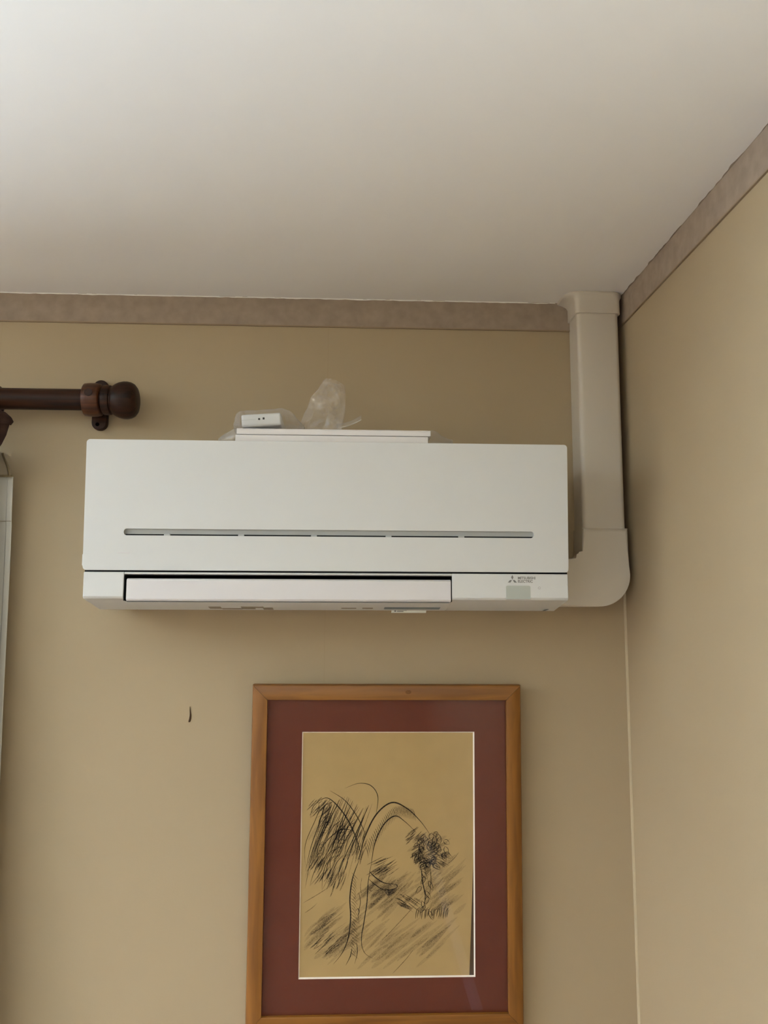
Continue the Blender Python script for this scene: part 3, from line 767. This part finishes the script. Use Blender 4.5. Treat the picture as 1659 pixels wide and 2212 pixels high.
# the drawing: a plain charcoal study of a wind-bent tree
PW, PH = mx1 - mx0, mz1 - mz0
dbm = bmesh.new(); depth = [0.01399]
def A2(u, v): return Vector((mx0 + PW * u, mz1 - PH * v))
def spline(pts, n):
    out = []
    P = [pts[0]] + list(pts) + [pts[-1]]
    for i in range(1, len(P) - 2):
        p0, p1, p2, p3 = (Vector(P[i-1]), Vector(P[i]), Vector(P[i+1]), Vector(P[i+2]))
        for k in range(n):
            t = k / n
            out.append(0.5 * ((2*p1) + (p2-p0)*t + (2*p0-5*p1+4*p2-p3)*t*t + (3*p1-p0-3*p2+p3)*t*t*t))
    out.append(Vector(P[-2]))
    return out
def stroke(pts, w, mi=0, taper=(0.25, 0.1), n=8):
    """pts in fractions of the sheet, w in metres"""
    q = [A2(*p) for p in spline(pts, n)]
    if len(q) < 2: return
    depth[0] -= 3e-7
    row = []
    for i, p in enumerate(q):
        d = (q[min(i+1, len(q)-1)] - q[max(i-1, 0)])
        if d.length < 1e-9: d = Vector((1, 0))
        d.normalize(); nrm = Vector((-d.y, d.x)); t = i / (len(q)-1)
        s = taper[0] + (1-taper[0]) * min(1, t * 4) if t < 0.25 else 1
        s = min(s, taper[1] + (1-taper[1]) * (1-t) * 2.2) if t > 0.5 else s
        h = w * s / 2
        row.append((dbm.verts.new((p.x + nrm.x*h, depth[0], p.y + nrm.y*h)), dbm.verts.new((p.x - nrm.x*h, depth[0], p.y - nrm.y*h))))
    for (a, b), (c, d) in zip(row, row[1:]): dbm.faces.new((a, b, d, c)).material_index = mi
rnd = random.Random(11)
def hatch(cu, cv, ru, rv, ang, count, w, mi, ln):
    for _ in range(count):
        a = rnd.uniform(0, 6.28); r = math.sqrt(rnd.random())
        u, v = cu + ru*r*math.cos(a), cv + rv*r*math.sin(a)
        l = ln * rnd.uniform(0.6, 1.2); an = math.radians(ang + rnd.uniform(-8, 8))
        du, dv = math.cos(an)*l/2, -math.sin(an)*l/2*PW/PH
        stroke([(max(0.03, u-du), v-dv), (u + rnd.uniform(-.004, .004), v), (min(0.95, u+du), v+dv)], w*rnd.uniform(0.6, 1.2), mi, n=3)
# ground tone
hatch(.20, .82, .15, .08, 38, 46, .0075, 2, .20); hatch(.50, .66, .14, .07, 40, 60, .0070, 2, .16)
hatch(.80, .60, .11, .07, 40, 26, .0070, 2, .16); hatch(.60, .86, .24, .07, 38, 30, .0080, 2, .24); hatch(.84, .72, .08, .05, 40, 18, .007, 2, .12)
hatch(.17, .86, .08, .04, 40, 22, .0018, 1, .08); hatch(.47, .56, .08, .035, 30, 26, .0022, 1, .10); hatch(.62, .70, .06, .025, -30, 22, .0020, 1, .08)
for p in ([(.02,.70),(.20,.62)], [(.06,.83),(.26,.73)], [(.46,.86),(.72,.66)], [(.53,.985),(.66,.88)], [(.84,.55),(.91,.50)], [(.03,.74),(.10,.70)]): stroke([p[0], ((p[0][0]+p[1][0])/2+.006, (p[0][1]+p[1][1])/2), p[1]], .0011, 1)
# trunk
stroke([(.335,.53),(.300,.60),(.285,.68),(.290,.76),(.278,.84),(.245,.90),(.195,.945)], .0024, 0)
stroke([(.405,.545),(.388,.62),(.382,.70),(.366,.78),(.352,.85),(.370,.90),(.420,.925)], .0017, 0)
stroke([(.300,.88),(.290,.915),(.265,.95)], .0014, 0); stroke([(.325,.86),(.330,.90),(.315,.945)], .0012, 0)
for k in range(26):
    v = .58 + .33 * k / 26; stroke([(.292+rnd.uniform(-.004,.004), v), (.310, v+.012), (.318+rnd.uniform(0,.03), v+.03)], .0012, 1, n=3)
stroke([(.335,.66),(.345,.70),(.333,.745),(.340,.79)], .0010, 0); stroke([(.352,.60),(.345,.64),(.355,.68)], .0010, 1)
stroke([(.318,.735),(.330,.725),(.340,.737),(.330,.752),(.318,.742)], .0010, 0)
# main bough arching to the right and its underside
stroke([(.335,.53),(.365,.44),(.430,.345),(.520,.295),(.610,.320),(.690,.375),(.745,.430)], .0026, 0)
stroke([(.405,.545),(.425,.46),(.475,.385),(.540,.350),(.600,.375),(.665,.420)], .0020, 0)
for k in range(34):
    t = k/33; u = .37 + .27*t; v = .47 - .17*math.sin(min(1, t*1.25)*math.pi/2) + .05*max(0, t-.6)
    stroke([(u, v), (u+.012, v+.022), (u+.018, v+.05)], .0016, 1, n=3)
# left bough
stroke([(.345,.50),(.300,.41),(.235,.330),(.150,.275),(.075,.300)], .0022, 0); stroke([(.375,.43),(.320,.35),(.250,.285),(.165,.245)], .0015, 0)
stroke([(.300,.41),(.230,.405),(.150,.45),(.085,.52)], .0016, 0); stroke([(.430,.345),(.440,.27),(.400,.225),(.330,.215),(.250,.235)], .0013, 0)
# wind-swept hanging leaves on the left
def leaf(u, v, ang, ln, wd, dark):
    a = math.radians(ang); c, s = math.cos(a), math.sin(a)
    def p(t, o): return (u + (c*t*ln - s*o*wd), v + (s*t*ln + c*o*wd) * PW/PH)
    stroke([p(0,0), p(.3,.5), p(.65,.42), p(1,0)], .0011, 0, n=4); stroke([p(0,0), p(.3,-.5), p(.65,-.42), p(1,0)], .0009, 0, n=4)
    if dark:
        for k in range(5): stroke([p(.12+.15*k, -.35), p(.22+.15*k, .35)], .0017, 1, n=2)
for k in range(16):
    t = rnd.random(); u = .09 + .24*t + rnd.uniform(-.02,.02); v = .285 + .10*t + rnd.uniform(-.035,.05)
    leaf(u, v, 118 + rnd.uniform(-14, 18), rnd.uniform(.10,.17), .030, rnd.random() < .4)
for k in range(10):
    u = rnd.uniform(.10,.27); v = .40 + rnd.uniform(0,.14)
    leaf(u, v, 112 + rnd.uniform(-12, 16), rnd.uniform(.11,.18), .032, rnd.random() < .45)
for k in range(30):                                                   # long fronds that sweep down to the left
    t = k / 29; u0, v0 = .40 - .27*t + rnd.uniform(-.01,.01), .30 + .02*math.sin(t*9) - .02*t
    l = rnd.uniform(.22,.34); du = -(.13 + .10*rnd.random()) * (1 - .35*t)
    e = (max(.03, u0+du), v0+l)
    stroke([(u0, v0), (u0+du*.30, v0+l*.28), (u0+du*.72, v0+l*.66), e], rnd.uniform(.0009,.0017), 0 if k % 2 else 1, n=6)
hatch(.11, .31, .06, .03, 48, 22, .0022, 1, .07); hatch(.12, .56, .06, .05, 60, 26, .0020, 1, .09); hatch(.21, .61, .05, .04, 66, 16, .0020, 1, .09); hatch(.34,.46,.04,.06,70,26,.0020,1,.08)
hatch(.19, .46, .13, .12, 58, 34, .0060, 2, .12)
# leafy head on the right
for k in range(58):
    a = rnd.uniform(0, 6.28); r = math.sqrt(rnd.random()); u = .745 + .095*r*math.cos(a); v = .485 + .075*r*math.sin(a)
    leaf(u, v, rnd.uniform(20, 150), rnd.uniform(.035,.065), .024, rnd.random() < .35)
hatch(.72, .50, .075, .055, 30, 36, .0024, 1, .06); hatch(.78, .53, .05, .03, -30, 20, .0024, 1, .05); hatch(.65, .43, .05, .03, 40, 18, .0022, 1, .06); hatch(.74, .49, .10, .075, 35, 30, .006, 2, .08)
# drooping spray and grass at its foot
stroke([(.690,.555),(.700,.62),(.715,.68),(.700,.735)], .0018, 0); stroke([(.745,.565),(.748,.62),(.740,.67)], .0011, 0)
for k in range(9): leaf(.695+.02*(k%3), .575+.02*k, 60 + 60*(k%2) + rnd.uniform(-10,10), .06, .018, k % 2)
for k in range(16):
    u = .66 + .012*k + rnd.uniform(-.004,.004); stroke([(u, .765+rnd.uniform(-.006,.006)), (u+.006, .735), (u+rnd.uniform(.0,.03), .705+rnd.uniform(0,.03))], .0011, 0, n=4)
# broken side branch in the middle
stroke([(.395,.575),(.430,.600),(.480,.622),(.545,.628)], .0020, 0); stroke([(.390,.605),(.430,.630),(.480,.650),(.540,.650)], .0014, 0); stroke([(.545,.628),(.556,.636),(.540,.650)], .0012, 0)
for k in range(6): leaf(.49+.012*k, .645, 70 + 14*k, .045, .016, k % 2)
obj('charcoal_strokes', dbm, M_char, sheet, recalc=False)

# ------------------------------------------------------------------ small mark on the wall
bm = bmesh.new()
L = [(0.0000, 0.0300, .0004), (0.0004, 0.0240, .0009), (0.0011, 0.0180, .0013), (0.0015, 0.0130, .0017), (0.0010, 0.0075, .0020), (0.0000, 0.0030, .0021), (-0.0006, 0.0008, .0015)]
loops = []
for x, z, r in L: loops.append([(x + r*math.cos(a), -0.0008 - 0.0008*math.sin(a), z) for a in [k*2*math.pi/10 for k in range(10)]])
loft(bm, loops)
mk = obj('wall_mark', bm, M_mark, smooth=60); mk.location = (-0.2992, 0, 1.5462)
tag(mk, 'small dark brown curved mark on the bare wall left of the picture', 'mark')
